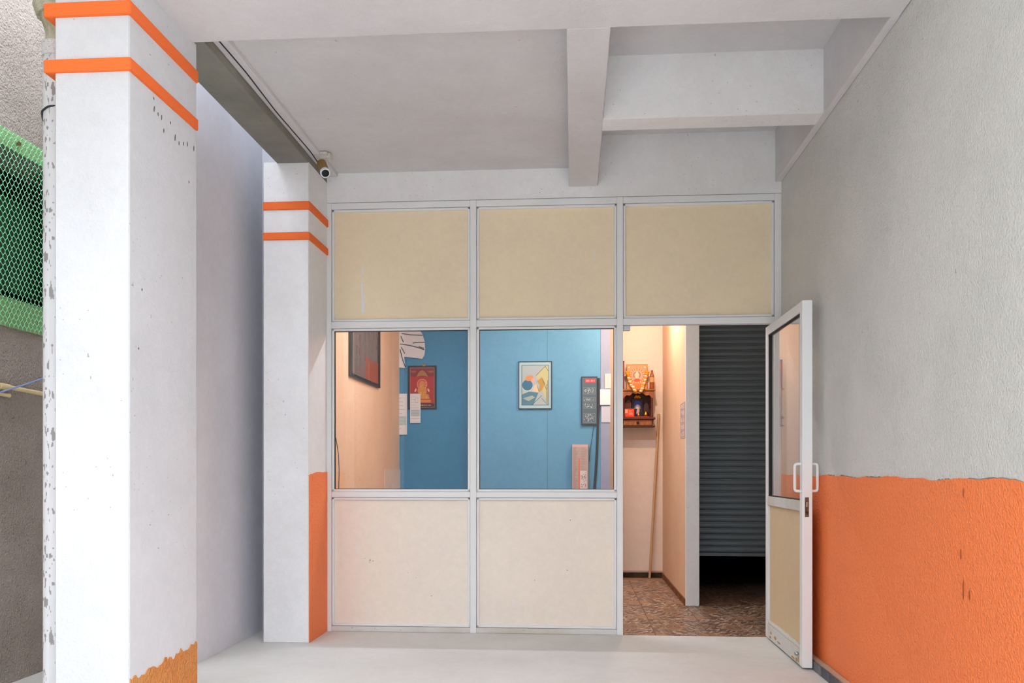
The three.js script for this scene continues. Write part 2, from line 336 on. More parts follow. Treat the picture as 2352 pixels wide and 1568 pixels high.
// ------------------------------------------------------------------ aluminium partition
{
  const t = thing('aluminium_partition', 'white aluminium partition with cream panels and two glass panes', 'partition', [-0.17, 0, -0.03]);
  const zf = 0.0, zb = -0.06;
  const names = ['jamb', 'mullion', 'mullion', 'jamb'];
  FR.x.forEach(([a, b], i) => part(names[i], soft(a, b, 0, FR.top, zb, zf + 0.004, 0.003), M.frame, t));
  const rail = (k, y0, y1, m = M.frame) => part('rail', soft(FR.x[k][1], FR.x[k + 1][0], y0, y1, zb, zf, 0.003), m, t);
  for (let k = 0; k < 3; k++) { rail(k, FR.top - 0.043, FR.top); rail(k, FR.mid0, FR.mid1); }
  for (let k = 0; k < 2; k++) { rail(k, FR.sill0, FR.sill1); rail(k, 0.0, 0.036, M.frameWorn); }
  const bead = (k, y0, y1, m, w = 0.016) => {                           // glazing bead round a bay
    const x0 = FR.x[k][1] + 0.002, x1 = FR.x[k + 1][0] - 0.002, z0 = -0.03, z1 = -0.008; y0 += 0.002; y1 -= 0.002;
    part('glazing_bead', merge([soft(x0, x0 + w, y0, y1, z0, z1, 0.003), soft(x1 - w, x1, y0, y1, z0, z1, 0.003), soft(x0, x1, y0, y0 + w, z0, z1, 0.003), soft(x0, x1, y1 - w, y1, z0, z1, 0.003)]), m, t);
  };
  for (let k = 0; k < 3; k++) { bead(k, FR.mid1, FR.top - 0.043, M.frame); part('panel', box(FR.x[k][1], FR.x[k + 1][0], FR.mid1, FR.top - 0.043, -0.036, -0.026), M.cream, t, 'cream laminate panel of the top row'); }
  for (let k = 0; k < 2; k++) { bead(k, 0.036, FR.sill0, M.frame); part('panel', box(FR.x[k][1], FR.x[k + 1][0], 0.036, FR.sill0, -0.036, -0.026), M.creamPale, t, 'pale cream laminate panel of the bottom row'); }
  for (let k = 0; k < 2; k++) {
    const x0 = FR.x[k][1], x1 = FR.x[k + 1][0];
    bead(k, FR.sill1, FR.mid0, M.frame, 0.017);
    const a = x0 + 0.017, b = x1 - 0.017, c = FR.sill1 + 0.017, d = FR.mid0 - 0.017, w = 0.005, z0 = -0.034, z1 = -0.012;
    part('gasket', merge([box(a, a + w, c, d, z0, z1), box(b - w, b, c, d, z0, z1), box(a, b, c, c + w, z0, z1), box(a, b, d - w, d, z0, z1)]), M.gasket, t, 'black rubber gasket');
    part('pane', box(a, b, c, d, -0.032, -0.027), M.glass, t, 'clear glass pane');
  }
  part('catch', soft(FR.x[2][1] + 0.003, FR.x[2][1] + 0.05, FR.mid0 - 0.034, FR.mid0, -0.05, -0.02, 0.003), M.chrome, t, 'small grey metal catch');
  // white paint scrapes that lie on the panels
  const scrape = (pts) => { const q = pts.map(([u, v]) => { const p = atZ(u, v, -0.0255); return [p.x, p.y]; }); part('paint_scrape', outline(q, 0.0006).translate(0, 0, -0.026), M.paper, t); };
  scrape([[829, 648], [833, 650], [835, 690], [838, 700], [836, 718], [832, 720], [830, 700], [830, 680]]);
  scrape([[830, 612], [832, 612], [832, 640], [830, 640]]); scrape([[787, 505], [789, 505], [789, 514], [787, 514]]); scrape([[767, 524], [769, 524], [769, 542], [767, 541]]);
  scrape([[1366, 575], [1368, 575], [1368, 592], [1366, 592]]); scrape([[843, 1396], [845, 1396], [848, 1418], [846, 1420]]); scrape([[1182, 1378], [1184, 1378], [1183, 1398], [1181, 1398]]); scrape([[819, 1250], [821, 1250], [820, 1266], [818, 1266]]);
  for (const [u, v, s] of [[850, 1286, 0.004], [849, 1290, 0.003], [857, 1288, 0.003], [838, 1282, 0.002], [991, 1368, 0.003], [1310, 1194, 0.003], [1303, 1309, 0.003], [1228, 1332, 0.003], [937, 1315, 0.002], [956, 1326, 0.002]]) {
    const p = atZ(u, v, -0.026); part('spot', new THREE.CylinderGeometry(s, s, 0.0008, 7).rotateX(Math.PI / 2).translate(p.x, p.y, p.z), M.skirtRust, t);
  }
}

// ------------------------------------------------------------------ the open door leaf
{
  const X0 = 1.272, X1 = 1.316, z0 = 0.02, z1 = 0.968, yb = 0.012, yt = 2.066, s = 0.058;
  const t = setting('door_1', 'white aluminium door leaf with glass above a tan panel, standing open', [1.3, 0, z0]);
  t.userData.category = 'door';
  part('stile', soft(X0, X1, yb, yt, z0, z0 + s, 0.004), M.frame, t);
  part('stile', soft(X0 - 0.002, X1 + 0.01, yb, yt, z1 - s, z1, 0.004), M.frame, t);
  part('rail', soft(X0, X1, yt - s, yt, z0 + s, z1 - s, 0.004), M.frame, t);
  part('rail', soft(X0, X1, 0.885, 0.945, z0 + s, z1 - s, 0.004), M.frameWorn, t);
  part('rail', soft(X0, X1, yb, 0.105, z0 + s, z1 - s, 0.004), M.frameWorn, t, 'scuffed bottom rail with rust stains');
  part('bead', soft(X0 + 0.002, X0 + 0.02, 0.105, 0.128, z0 + s, z1 - s, 0.006), M.frameWorn, t);
  part('panel', box(X0 + 0.016, X0 + 0.026, 0.1, 0.89, z0 + s, z1 - s), M.doorPanel, t, 'tan laminate panel');
  const a = z0 + s, b = z1 - s, w = 0.006;
  part('gasket', merge([box(X0 + 0.008, X0 + 0.034, 0.945, 0.945 + w, a, b), box(X0 + 0.008, X0 + 0.034, yt - s - w, yt - s, a, b), box(X0 + 0.008, X0 + 0.034, 0.945, yt - s, a, a + w * 2), box(X0 + 0.008, X0 + 0.034, 0.945, yt - s, b - w, b)]), M.gasket, t, 'black rubber gasket');
  part('pane', box(X0 + 0.018, X0 + 0.023, 0.945, yt - s, a, b), M.glass, t, 'clear glass pane');
  const pull = (x, d) => tube([[x, 1.152, z1 - 0.03], [x + d * 0.03, 1.15, z1 - 0.03], [x + d * 0.038, 1.14, z1 - 0.03], [x + d * 0.038, 1.08, z1 - 0.03], [x + d * 0.038, 1.01, z1 - 0.03], [x + d * 0.03, 1.0, z1 - 0.03], [x, 0.998, z1 - 0.03]], 0.008, 40, 10);
  part('handle', pull(X0 + 0.002, -1), M.frame, t, 'white pull handle'); part('handle', pull(X1 + 0.006, 1), M.frame, t, 'white pull handle');
  const lock = part('lock', soft(X0 + 0.012, X0 + 0.034, 0.855, 0.965, z1 - 0.01, z1 + 0.002, 0.002), M.rustMetal, t, 'rusty lock plate');
  part('keyhole', new THREE.CylinderGeometry(0.006, 0.006, 0.003, 12).rotateX(Math.PI / 2).translate(X0 + 0.023, 0.88, z1 + 0.0025), M.black, lock);
  part('latch', soft(X0 + 0.017, X0 + 0.029, 0.91, 0.94, z1, z1 + 0.007, 0.002), M.chrome, lock);
  part('bolt_knob', new THREE.SphereGeometry(0.013, 16, 10).translate(X0 - 0.012, 0.075, z1 - 0.085), M.chrome, t);
  for (const [y, z, ry, rz] of [[0.03, 0.83, 0.012, 0.02], [0.04, 0.87, 0.02, 0.012], [0.026, 0.75, 0.006, 0.04], [0.05, 0.3, 0.012, 0.03], [0.04, 0.4, 0.006, 0.045], [0.06, 0.18, 0.01, 0.02], [0.03, 0.16, 0.008, 0.03]])
    part('rust_stain', new THREE.CylinderGeometry(1, 1, 0.0008, 9).rotateZ(Math.PI / 2).scale(1, ry, rz).translate(X0 - 0.0002, y, z), M.rustStain, t);
}

// ------------------------------------------------------------------ the room behind
{
  const f = setting('floor', 'brown patterned ceramic tile floor of the room');
  part('screed', box(-1.95, 1.85, -0.12, -0.004, -3.3, 0.0), M.grout, f);
  const tileMap = (v) => paint(384, 768, (g, w, h) => {
    g.fillStyle = '#86664f'; g.fillRect(0, 0, w, h);
    for (let i = 0; i < 500; i++) { const x = rr(0, w), y = rr(0, h); g.fillStyle = ['#5b4336', '#6b4f40', '#4d3a31', '#86654f'][i % 4]; g.globalAlpha = 0.5; g.beginPath(); g.ellipse(x, y, rr(6, 26), rr(8, 30), rr(0, 3), 0, 7); g.fill(); }
    g.globalAlpha = 0.95; g.lineCap = 'round';
    for (let i = 0; i < 300; i++) { const x = rr(0, w), y = rr(0, h), q = rr(-0.5, 0.5) + (v ? -0.5 : 0.5), l = rr(22, 46); g.strokeStyle = i % 3 ? '#dcc0a6' : '#b9967c'; g.lineWidth = rr(4, 8); g.beginPath(); g.moveTo(x, y); g.lineTo(x + Math.cos(q) * l, y + Math.sin(q) * l * 1.5); g.stroke(); }
    g.globalAlpha = 0.8; g.fillStyle = '#ad8260'; for (const [x, y] of [[0, 0], [w, 0], [0, h], [w, h]]) { g.beginPath(); g.ellipse(x, y, 95, 80, 0, 0, 7); g.fill(); }
    g.globalAlpha = 1; g.fillStyle = '#a17a5e'; const cx = w * (v ? 0.42 : 0.58), cy = h * 0.45; g.beginPath(); g.ellipse(cx, cy, 70, 130, 0, 0, 7); g.fill();
    g.strokeStyle = '#5d4437'; g.lineWidth = 5; for (let k = 1; k < 6; k++) { g.beginPath(); g.ellipse(cx, cy, k * 10, k * 20, 0, 0, 7); g.stroke(); }
  });
  const tm = [0, 1].map((v) => std({ map: tileMap(v), roughness: 0.4 }));
  const TX = 0.366, TZ = 0.74, g0 = new RoundedBoxGeometry(TX - 0.006, 0.008, TZ - 0.006, 1, 0.002);
  { const p = g0.attributes.position, uv = g0.attributes.uv; for (let i = 0; i < p.count; i++) uv.setXY(i, p.getX(i) / TX + 0.5, p.getZ(i) / TZ + 0.5); }
  const xs = []; for (let x = 0.55 - 6 * TX - TX / 2; x < 1.75; x += TX) xs.push(x);
  xs.forEach((x, i) => { for (let k = 0; k < 4; k++) place('tile', g0, tm[(i + k) % 2], f, [x, -0.004, -0.002 - TZ * (k + 0.5)]); });
}
{
  const wl = setting('wall_room_left', 'peach painted side wall inside the room');
  part('plaster', box(-1.95, -1.85, 0, 3.1, -3.3, -0.12), M.peach, wl);
  const za = atX(885, 1050, -1.84).z;
  part('corner_pier', box(-1.85, -1.842, 0, 1.12, BACK, za), M.peachPale, wl, 'paler bare patch by the corner');
  const wb = setting('wall_room_back', 'back wall of the room, teal, blue and peach');
  part('peach_section', box(0.2, 0.92, 0, 3.1, BACK - 0.1, BACK), M.peachBack, wb);
  part('teal_section', box(-1.95, 0.2, 0, 3.1, BACK - 0.1, BACK), M.teal, wb);
  const zb = -2.8, xa = atZ(1088, 900, zb).x, xb = atZ(1380, 900, zb).x, xc = atZ(1401, 900, zb).x, seam = atZ(1257, 800, zb).x;
  part('blue_partition', box(xa, seam - 0.001, 0, 3.1, zb - 0.1, zb), M.blue, wb, 'light blue boarding'); part('blue_partition', box(seam + 0.001, xb, 0, 3.1, zb - 0.1, zb), M.blue, wb, 'light blue boarding');
  part('blue_return', box(xa, xa + 0.1, 0, 3.1, BACK, zb - 0.1), M.blue, wb);
  part('end_post', box(xb, xc, 0, 3.1, zb - 0.1, zb + 0.006), M.lavender, wb, 'pale lavender end post');
  const wp = setting('wall_room_partition', 'short peach partition wall with a white end');
  part('plaster', box(0.915, 1.02, 0, 3.0, BACK, -1.31), M.peach, wp);
  part('white_end', soft(0.911, 1.024, 0.0, 3.0, -1.316, -1.298, 0.006), M.white, wp, 'white painted wall end');
  const wr = setting('wall_room_right', 'grey plastered walls of the unlit store, made deep to lose the light');  // store extended out of view so light under the shutter fades
  part('side', box(1.75, 1.85, 0, 3.1, -1.8, -0.12), M.storeWall, wr);
  part('front', box(1.75, 4.0, 0, 3.1, -1.8, -1.7), M.storeWall, wr);
  part('inner_side', box(0.92, 1.02, 0, 3.1, -8.6, BACK - 0.002), M.storeWall, wr); part('outer_side', box(4.0, 4.1, 0, 3.1, -8.6, -1.7), M.storeWall, wr);
  part('back', box(0.9, 4.1, 0, 3.1, -8.7, -8.6), M.storeWall, wr); part('slab', box(0.9, 4.1, 3.0, 3.12, -8.7, -1.7), M.storeWall, wr);
  part('floor_bed', box(0.9, 4.1, -0.12, -0.004, -8.7, -3.3), M.grout, wr); part('floor_bed', box(1.85, 4.1, -0.12, -0.004, -3.3, -1.7), M.grout, wr);
  const c = setting('ceiling_room', 'off-white ceiling of the room');
  part('slab', box(-1.95, 1.85, 3.0, 3.12, -3.3, -0.12), M.ceilingIn, c);
  const sk = setting('baseboard_back', 'dirty dark skirting under the shrine wall');
  part('skirting', box(0.2, 0.915, 0.0, 0.05, BACK, BACK + 0.012), M.skirtDirt, sk); part('mortar_edge', soft(0.2, 0.915, 0.05, 0.07, BACK, BACK + 0.01, 0.003), M.mortar, sk);
  const sp = setting('baseboard_partition', 'rust-brown skirting along the short partition');
  part('skirting', box(0.905, 0.915, 0.0, 0.052, BACK + 0.012, -1.318), M.skirtRust, sp);
}
{                                                                       // rolling shutter
  const z = -1.75, x0 = 1.03, x1 = 1.745, y0 = 0.368, pitch = 0.0532;
  const t = thing('rolling_shutter', 'dark steel rolling shutter pulled partly down in the store', 'shutter', [(x0 + x1) / 2, y0, z]);
  const s = new THREE.Shape(); s.moveTo(0, 0); s.bezierCurveTo(0.016, 0.004, 0.02, 0.03, 0.012, 0.042); s.lineTo(0.003, 0.046); s.lineTo(0.003, pitch); s.lineTo(-0.002, pitch); s.lineTo(-0.002, 0); s.closePath();
  const g = new THREE.ExtrudeGeometry(s, { depth: x1 - x0, bevelEnabled: false, curveSegments: 5 }); g.rotateY(-Math.PI / 2).translate((x1 - x0) / 2, 0, 0);
  metric(g);
  // the profile bulges towards the doorway (+z)
  for (let k = 0; k < 49; k++) place('slat', g, M.shutter, t, [(x0 + x1) / 2, y0 + 0.03 + k * pitch, z]);
  part('bottom_bar', soft(x0, x1, y0, y0 + 0.03, z - 0.012, z + 0.016, 0.003), M.shutter, t);
  part('guide_rail', soft(1.022, 1.05, 0, 2.98, z - 0.03, z + 0.022, 0.003), M.shutter, t); part('guide_rail', soft(1.72, 1.748, 0, 2.98, z - 0.03, z + 0.022, 0.003), M.shutter, t);
}

// ------------------------------------------------------------------ lamps of the room
{
  const p = new THREE.Vector3(0.6, 2.75, -2.0);
  const t = thing('hanging_bulb', 'glowing bulb hanging from the room ceiling near the shrine', 'lamp', [p.x, 3.0, p.z]);
  part('ceiling_rose', new THREE.CylinderGeometry(0.04, 0.045, 0.014, 24).translate(p.x, 2.993, p.z), M.frame, t);
  part('cord', rod(new THREE.Vector3(p.x, 2.99, p.z), new THREE.Vector3(p.x, p.y + 0.06, p.z), 0.003, 8), M.cable, t);
  part('holder', new THREE.CylinderGeometry(0.014, 0.018, 0.05, 16).translate(p.x, p.y + 0.045, p.z), M.frame, t);
  part('bulb', new THREE.SphereGeometry(0.03, 20, 14).translate(p.x, p.y, p.z), new THREE.MeshStandardMaterial({ color: 0xfff0dc, emissive: 0xffe2c4, emissiveIntensity: 4, roughness: 0.4 }), t);
  const l = new THREE.PointLight(0xffe6ce, 2.7, 0, 2); l.position.set(0, p.y - 3.0, 0); l.castShadow = true; l.shadow.radius = 1.5; l.name = 'bulb_light'; t.add(l);
}
{                                                                       // tube light on the ceiling of the room
  const t = thing('tube_light', 'white tube light on the ceiling of the blue room', 'lamp', [-0.7, 3.0, -1.1]);
  part('batten', soft(-1.32, -0.08, 2.965, 3.0, -1.13, -1.07, 0.004), M.frame, t);
  part('tube', rod(new THREE.Vector3(-1.29, 2.945, -1.1), new THREE.Vector3(-0.11, 2.945, -1.1), 0.014, 14), new THREE.MeshStandardMaterial({ color: 0xffffff, emissive: 0xf0f6ff, emissiveIntensity: 3 }), t);
  const l = new THREE.RectAreaLight(0xe8f2ff, 250, 1.18, 0.03); l.position.set(0, -0.075, 0); l.rotation.x = -Math.PI / 2; l.name = 'tube_glow'; t.add(l);
}

// ------------------------------------------------------------------ things in the room
{                                                                       // dark framed picture on the left wall
  const X = -1.85, a = atX(800, 865, X), b = atX(868, 890, X), y0 = (a.y + b.y) / 2, z0 = b.z, z1 = a.z, y1 = y0 + 0.86, w = 0.03;
  const t = thing('framed_picture', 'tall dark-framed picture on the peach side wall', 'picture', [X, y0, (z0 + z1) / 2]);
  part('frame', merge([soft(X, X + 0.025, y0, y1, z0, z0 + w * 1.6, 0.004), soft(X, X + 0.025, y0, y1, z1 - w * 1.6, z1, 0.004), soft(X, X + 0.025, y0, y0 + w, z0, z1, 0.004), soft(X, X + 0.025, y1 - w, y1, z0, z1, 0.004)]), M.frameBlack, t);
  const tex = paint(256, 256, (g, W, H) => { g.fillStyle = '#7a5f4d'; g.fillRect(0, 0, W, H); for (let i = 0; i < 60; i++) { g.globalAlpha = 0.3; g.fillStyle = ['#8d6a52', '#5e4638', '#9a5a3c', '#566052', '#6a4a3c'][i % 5]; g.fillRect(rr(0, W), rr(-20, H * 0.7), rr(6, 18), rr(40, 170)); } g.globalAlpha = 0.9; g.fillStyle = '#a2491f'; g.fillRect(W * 0.5, H * 0.74, W * 0.5, H * 0.26); g.fillStyle = '#b4602c'; g.fillRect(W * 0.6, H * 0.78, 10, H * 0.22); });  // streaks and orange block are painted-in reflections of the dark glass
  part('print', printPlane(z1 - z0 - w, y1 - y0 - w).rotateY(Math.PI / 2).translate(X + 0.014, (y0 + y1) / 2, (z0 + z1) / 2), std({ map: tex, roughness: 0.25 }), t, 'brown streaked print with glass reflections painted in');
}
{                                                                       // red poster on the teal wall
  const z = BACK, a = atZ(937, 840, z), b = atZ(1003, 940, z), w = b.x - a.x, h = a.y - b.y;
  const t = thing('calendar_poster', 'red poster of a golden seated figure hung on the teal wall', 'poster', [a.x + w / 2, b.y, z]);
  const tex = paint(264, 400, (g, W, H) => {
    g.fillStyle = '#150808'; g.fillRect(0, 0, W, H); const x = W * 0.08; g.fillStyle = '#b81a12'; g.fillRect(x, H * 0.05, W - 2 * x, H * 0.83); g.fillStyle = '#8a1010'; g.fillRect(x, H * 0.05, W - 2 * x, H * 0.2);
    g.fillStyle = '#2c0608'; g.fillRect(x, H * 0.86, W - 2 * x, H * 0.1); g.strokeStyle = '#d8b08a'; g.lineWidth = 3; g.strokeRect(x, H * 0.05, W - 2 * x, H * 0.9);
    g.fillStyle = '#b07a34'; g.beginPath(); g.moveTo(W * 0.3, H * 0.26); g.quadraticCurveTo(W * 0.35, H * 0.14, W * 0.5, H * 0.1); g.quadraticCurveTo(W * 0.65, H * 0.14, W * 0.7, H * 0.26); g.quadraticCurveTo(W * 0.5, H * 0.2, W * 0.3, H * 0.26); g.fill();
    g.strokeStyle = '#c8922e'; g.lineWidth = 3; for (const s of [0.2, 0.8]) for (let k = 0; k < 5; k++) { g.beginPath(); g.arc(W * s + (k - 2) * 9, H * 0.12 + (k % 2) * 9, 7, 0, 4); g.stroke(); }
    g.fillStyle = '#d9553a'; g.beginPath(); g.arc(W * 0.5, H * 0.42, W * 0.17, 0, 7); g.fill(); g.strokeStyle = '#f0a878'; g.lineWidth = 5; g.stroke();
    g.fillStyle = '#e0922c'; g.beginPath(); g.ellipse(W * 0.5, H * 0.42, W * 0.09, H * 0.07, 0, 0, 7); g.fill(); g.beginPath(); g.ellipse(W * 0.5, H * 0.57, W * 0.16, H * 0.1, 0, 0, 7); g.fill(); g.beginPath(); g.ellipse(W * 0.5, H * 0.69, W * 0.24, H * 0.06, 0, 0, 7); g.fill();
    g.fillRect(W * 0.26, H * 0.72, W * 0.5, H * 0.04); g.fillRect(W * 0.2, H * 0.78, W * 0.6, H * 0.06); g.fillStyle = '#f4bc52'; for (let k = 0; k < 30; k++) { g.beginPath(); g.arc(W * rr(0.34, 0.66), H * rr(0.38, 0.82), rr(2, 5), 0, 7); g.fill(); }
    g.fillStyle = '#efc9ac'; g.beginPath(); g.ellipse(W * 0.27, H * 0.56, 8, 18, 0.3, 0, 7); g.fill(); g.beginPath(); g.ellipse(W * 0.72, H * 0.56, 8, 18, -0.4, 0, 7); g.fill();
    g.fillStyle = '#e6cfae'; for (let k = 0; k < 9; k++) g.fillRect(W * 0.4 + k * 13, H * 0.89, rr(5, 10), 10);
  });
  part('board', soft(a.x, b.x, b.y, a.y, z, z + 0.008, 0.002), M.frameBlack, t);
  part('print', printPlane(w, h).translate(a.x + w / 2, b.y + h / 2, z + 0.0085), std({ map: tex, roughness: 0.5 }), t);
  const n = atZ(974, 838, z); part('hook', soft(n.x - 0.016, n.x + 0.016, n.y - 0.014, n.y + 0.012, z + 0.002, z + 0.012, 0.003), M.brass, t, 'yellow hanging tab');
}
{                                                                       // white ribbed sheet behind the peach wall end
  const z = BACK + 0.02, P = (u, v) => { const p = atZ(u, v, z); return [p.x, p.y]; };
  const c = atZ(945, 790, z), t = thing('ribbed_sheet', 'large white curved sheet with dark ribs hung on the teal wall', 'sheet', [c.x, c.y, z]);
  part('sheet', outline([[905, 735], [950, 738], [963, 756], [971, 768], [975, 782], [977, 800], [975, 815], [970, 824], [955, 822], [928, 819], [932, 845], [918, 844], [905, 842]].map(([u, v]) => P(u, v)), 0.003).translate(0, 0, z), M.paper, t);
  const rib = (pts) => part('rib', tube(pts.map(([u, v]) => { const p = P(u, v); return [p[0], p[1], z + 0.005]; }), 0.0045, 16, 6), M.cable, t, 'dark rib');
  rib([[923, 766], [945, 769], [971, 770]]); rib([[919, 790], [940, 793], [960, 798], [975, 803]]); rib([[919, 802], [925, 825], [932, 844]]); rib([[922, 797], [930, 812]]); rib([[948, 788], [960, 786], [975, 786]]); rib([[962, 796], [974, 800]]); rib([[921, 772], [927, 786]]);
}
{
  const note = (label, u0, u1, v0, v1, z, seedv, tears) => {
    const a = atZ(u0, v0, z), b = atZ(u1, v1, z), w = b.x - a.x, h = a.y - b.y, t = thing('paper_note', label, 'paper', [a.x + w / 2, b.y, z]);
    const tex = paint(96, 256, (g, W, H) => { g.fillStyle = '#eef0f2'; g.fillRect(0, 0, W, H); g.fillStyle = '#c3d6da'; g.fillRect(6, H * 0.55, W - 12, H * 0.22); g.strokeStyle = '#9aa6ac'; g.lineWidth = 2; for (let k = 0; k < 9; k++) { const y = H * (0.1 + 0.095 * k); g.beginPath(); g.moveTo(8, y); g.lineTo(rr(40, W - 8), y); g.stroke(); } if (tears) { g.strokeStyle = '#d4a08c'; g.strokeRect(W * 0.5, H * 0.14, W * 0.26, H * 0.16); } });
    part('sheet', soft(a.x, b.x, b.y, a.y, z, z + 0.002, 0.0008, 1), M.paper, t); part('print', printPlane(w * 0.98, h * 0.98).translate(a.x + w / 2, b.y + h / 2, z + 0.0024), std({ map: tex, roughness: 0.9 }), t);
  };
  note('long white paper slip on the teal wall left of the red poster, half hidden', 910, 935, 904, 998, BACK + 0.012, 1, false);
  note('short white paper slip hanging over the corner of the red poster', 942, 966, 904, 971, BACK + 0.014, 2, true);
}
const ZB = -2.8;
{                                                                       // abstract print in a thin frame on the blue boarding
  const a = atZ(1191, 830, ZB), b = atZ(1268, 939, ZB), w = b.x - a.x, h = a.y - b.y, t = thing('framed_print', 'abstract colour print with a pale mount in a thin dark frame on blue wall', 'picture', [a.x + w / 2, b.y, ZB]);
  const f = 0.008; part('frame', merge([soft(a.x, a.x + f, b.y, a.y, ZB, ZB + 0.018, 0.002), soft(b.x - f, b.x, b.y, a.y, ZB, ZB + 0.018, 0.002), soft(a.x, b.x, b.y, b.y + f, ZB, ZB + 0.018, 0.002), soft(a.x, b.x, a.y - f, a.y, ZB, ZB + 0.018, 0.002)]), M.cable, t);
  const tex = paint(308, 436, (g, W, H) => {
    g.fillStyle = '#a9cbd6'; g.fillRect(0, 0, W, H); const x = W * 0.09, y = H * 0.075; g.fillStyle = '#a9b9bc'; g.fillRect(x, y, W - 2 * x, H - 2 * y); g.save(); g.beginPath(); g.rect(x, y, W - 2 * x, H - 2 * y); g.clip();
    const poly = (c, p) => { g.fillStyle = c; g.beginPath(); p.forEach(([u, v], i) => g[i ? 'lineTo' : 'moveTo'](u * W, v * H)); g.closePath(); g.fill(); };
    poly('#c3c18a', [[0.52, 0.3], [0.78, 0.1], [0.9, 0.1], [0.9, 0.9], [0.7, 0.6]]); poly('#4c7f96', [[0.09, 0.7], [0.3, 0.64], [0.6, 0.66], [0.42, 0.95], [0.09, 0.95]]); poly('#b99436', [[0.55, 0.42], [0.7, 0.33], [0.8, 0.46], [0.72, 0.6], [0.6, 0.66], [0.64, 0.5]]);
    poly('#d9c6a6', [[0.4, 0.62], [0.5, 0.48], [0.58, 0.5], [0.6, 0.66]]); g.fillStyle = '#2f6c8e'; g.beginPath(); g.arc(W * 0.26, H * 0.5, W * 0.16, 0, 7); g.fill(); g.strokeStyle = '#d8d3ba'; g.lineWidth = 5; g.beginPath(); g.arc(W * 0.26, H * 0.5, W * 0.17, 0.3, 3); g.stroke();
    g.fillStyle = '#d78f52'; g.beginPath(); g.ellipse(W * 0.32, H * 0.35, W * 0.13, H * 0.06, -0.2, 0, 7); g.fill(); g.fillStyle = '#dca79a'; g.beginPath(); g.ellipse(W * 0.43, H * 0.4, W * 0.06, H * 0.05, 0, 0, 7); g.fill();
    poly('#9fb2a6', [[0.12, 0.78], [0.4, 0.72], [0.5, 0.76], [0.3, 0.84]]); g.strokeStyle = '#3c4234'; g.lineWidth = 3.5; for (const p of [[0.52, 0.3, 0.82, 0.09], [0.8, 0.1, 0.9, 0.2], [0.72, 0.36, 0.84, 0.6], [0.84, 0.48, 0.84, 0.86], [0.4, 0.92, 0.7, 0.72], [0.7, 0.78, 0.88, 0.92], [0.55, 0.5, 0.62, 0.64], [0.88, 0.4, 0.88, 0.9]]) { g.beginPath(); g.moveTo(p[0] * W, p[1] * H); g.lineTo(p[2] * W, p[3] * H); g.stroke(); }
    g.restore(); g.strokeStyle = '#26333c'; g.lineWidth = 4; g.strokeRect(x, y, W - 2 * x, H - 2 * y);
  });
  part('print', printPlane(w - f, h - f).translate(a.x + w / 2, b.y + h / 2, ZB + 0.01), std({ map: tex, roughness: 0.35 }), t);
}
{                                                                       // dark notice board
  const a = atZ(1335, 865, ZB), b = atZ(1372, 976, ZB), w = b.x - a.x, h = a.y - b.y, t = thing('notice_board', 'narrow dark notice board with a red heading on the blue wall', 'board', [a.x + w / 2, b.y, ZB]);
  part('board', soft(a.x, b.x, b.y, a.y, ZB, ZB + 0.025, 0.004), M.cable, t);
  const tex = paint(148, 444, (g, W, H) => {
    g.fillStyle = '#4e626e'; g.fillRect(0, 0, W, H); g.strokeStyle = '#2c3a44'; g.lineWidth = 6; g.strokeRect(3, 3, W - 6, H - 6); g.fillStyle = '#c8323c'; g.fillRect(W * 0.22, H * 0.035, W * 0.68, H * 0.08); g.fillStyle = '#e8c0c4'; for (let k = 0; k < 7; k++) g.fillRect(W * 0.3 + k * 12, H * 0.055, rr(3, 8), H * 0.04);
    const cell = (y0, y1, n, dense) => { g.strokeStyle = '#8296a0'; g.lineWidth = 3; g.strokeRect(W * 0.14, H * y0, W * 0.74, H * (y1 - y0)); g.fillStyle = '#aeb9bf'; for (let k = 0; k < n; k++) g.fillRect(W * rr(0.18, 0.78), H * rr(y0 + 0.01, y1 - 0.03), rr(2, dense), rr(3, 12)); };
    cell(0.22, 0.36, 50, 7); cell(0.43, 0.51, 30, 6); cell(0.55, 0.66, 34, 7); cell(0.77, 0.96, 60, 7);
  });
  part('print', printPlane(w * 0.96, h * 0.97).translate(a.x + w / 2, b.y + h / 2, ZB + 0.0255), std({ map: tex, roughness: 0.6 }), t);
}
{                                                                       // tall printed carton
  const a = atZ(1314, 1020, ZB + 0.07), b = atZ(1351, 1020, ZB + 0.07), w = b.x - a.x, t = thing('tall_carton', 'tall narrow pink-grey carton with an orange stripe standing below the notice board', 'carton', [a.x + w / 2, 0, ZB + 0.04]);
  part('body', soft(a.x, b.x, 0, a.y, ZB + 0.005, ZB + 0.07, 0.003), std({ color: 0xa58e88 }), t);
  const tex = paint(128, 1024, (g, W, H) => {
    g.fillStyle = '#b9a49e'; g.fillRect(0, 0, W, H); g.strokeStyle = '#8d7a78'; g.lineWidth = 2; for (let k = 0; k < 160; k++) { const y = 20 + k * 6.2; g.beginPath(); g.moveTo(6, y); g.lineTo(rr(24, 48), y); g.stroke(); if (k % 2) { g.beginPath(); g.moveTo(72, y); g.lineTo(rr(90, 120), y); g.stroke(); } }
    g.fillStyle = '#df7a5c'; g.fillRect(W * 0.38, H * 0.1, 13, H * 0.9); g.fillStyle = '#d9d4d2'; g.fillRect(W * 0.5, H * 0.19, W * 0.42, H * 0.13); g.fillStyle = '#6b5656'; for (let k = 0; k < 60; k++) g.fillRect(W * rr(0.54, 0.86), H * rr(0.2, 0.31), rr(2, 5), 5); g.fillStyle = '#cdb7b2'; g.fillRect(0, 0, W, 18);
  });
  part('print', printPlane(w * 0.98, a.y * 0.995).translate(a.x + w / 2, a.y / 2, ZB + 0.0706), std({ map: tex, roughness: 0.7 }), t);
}
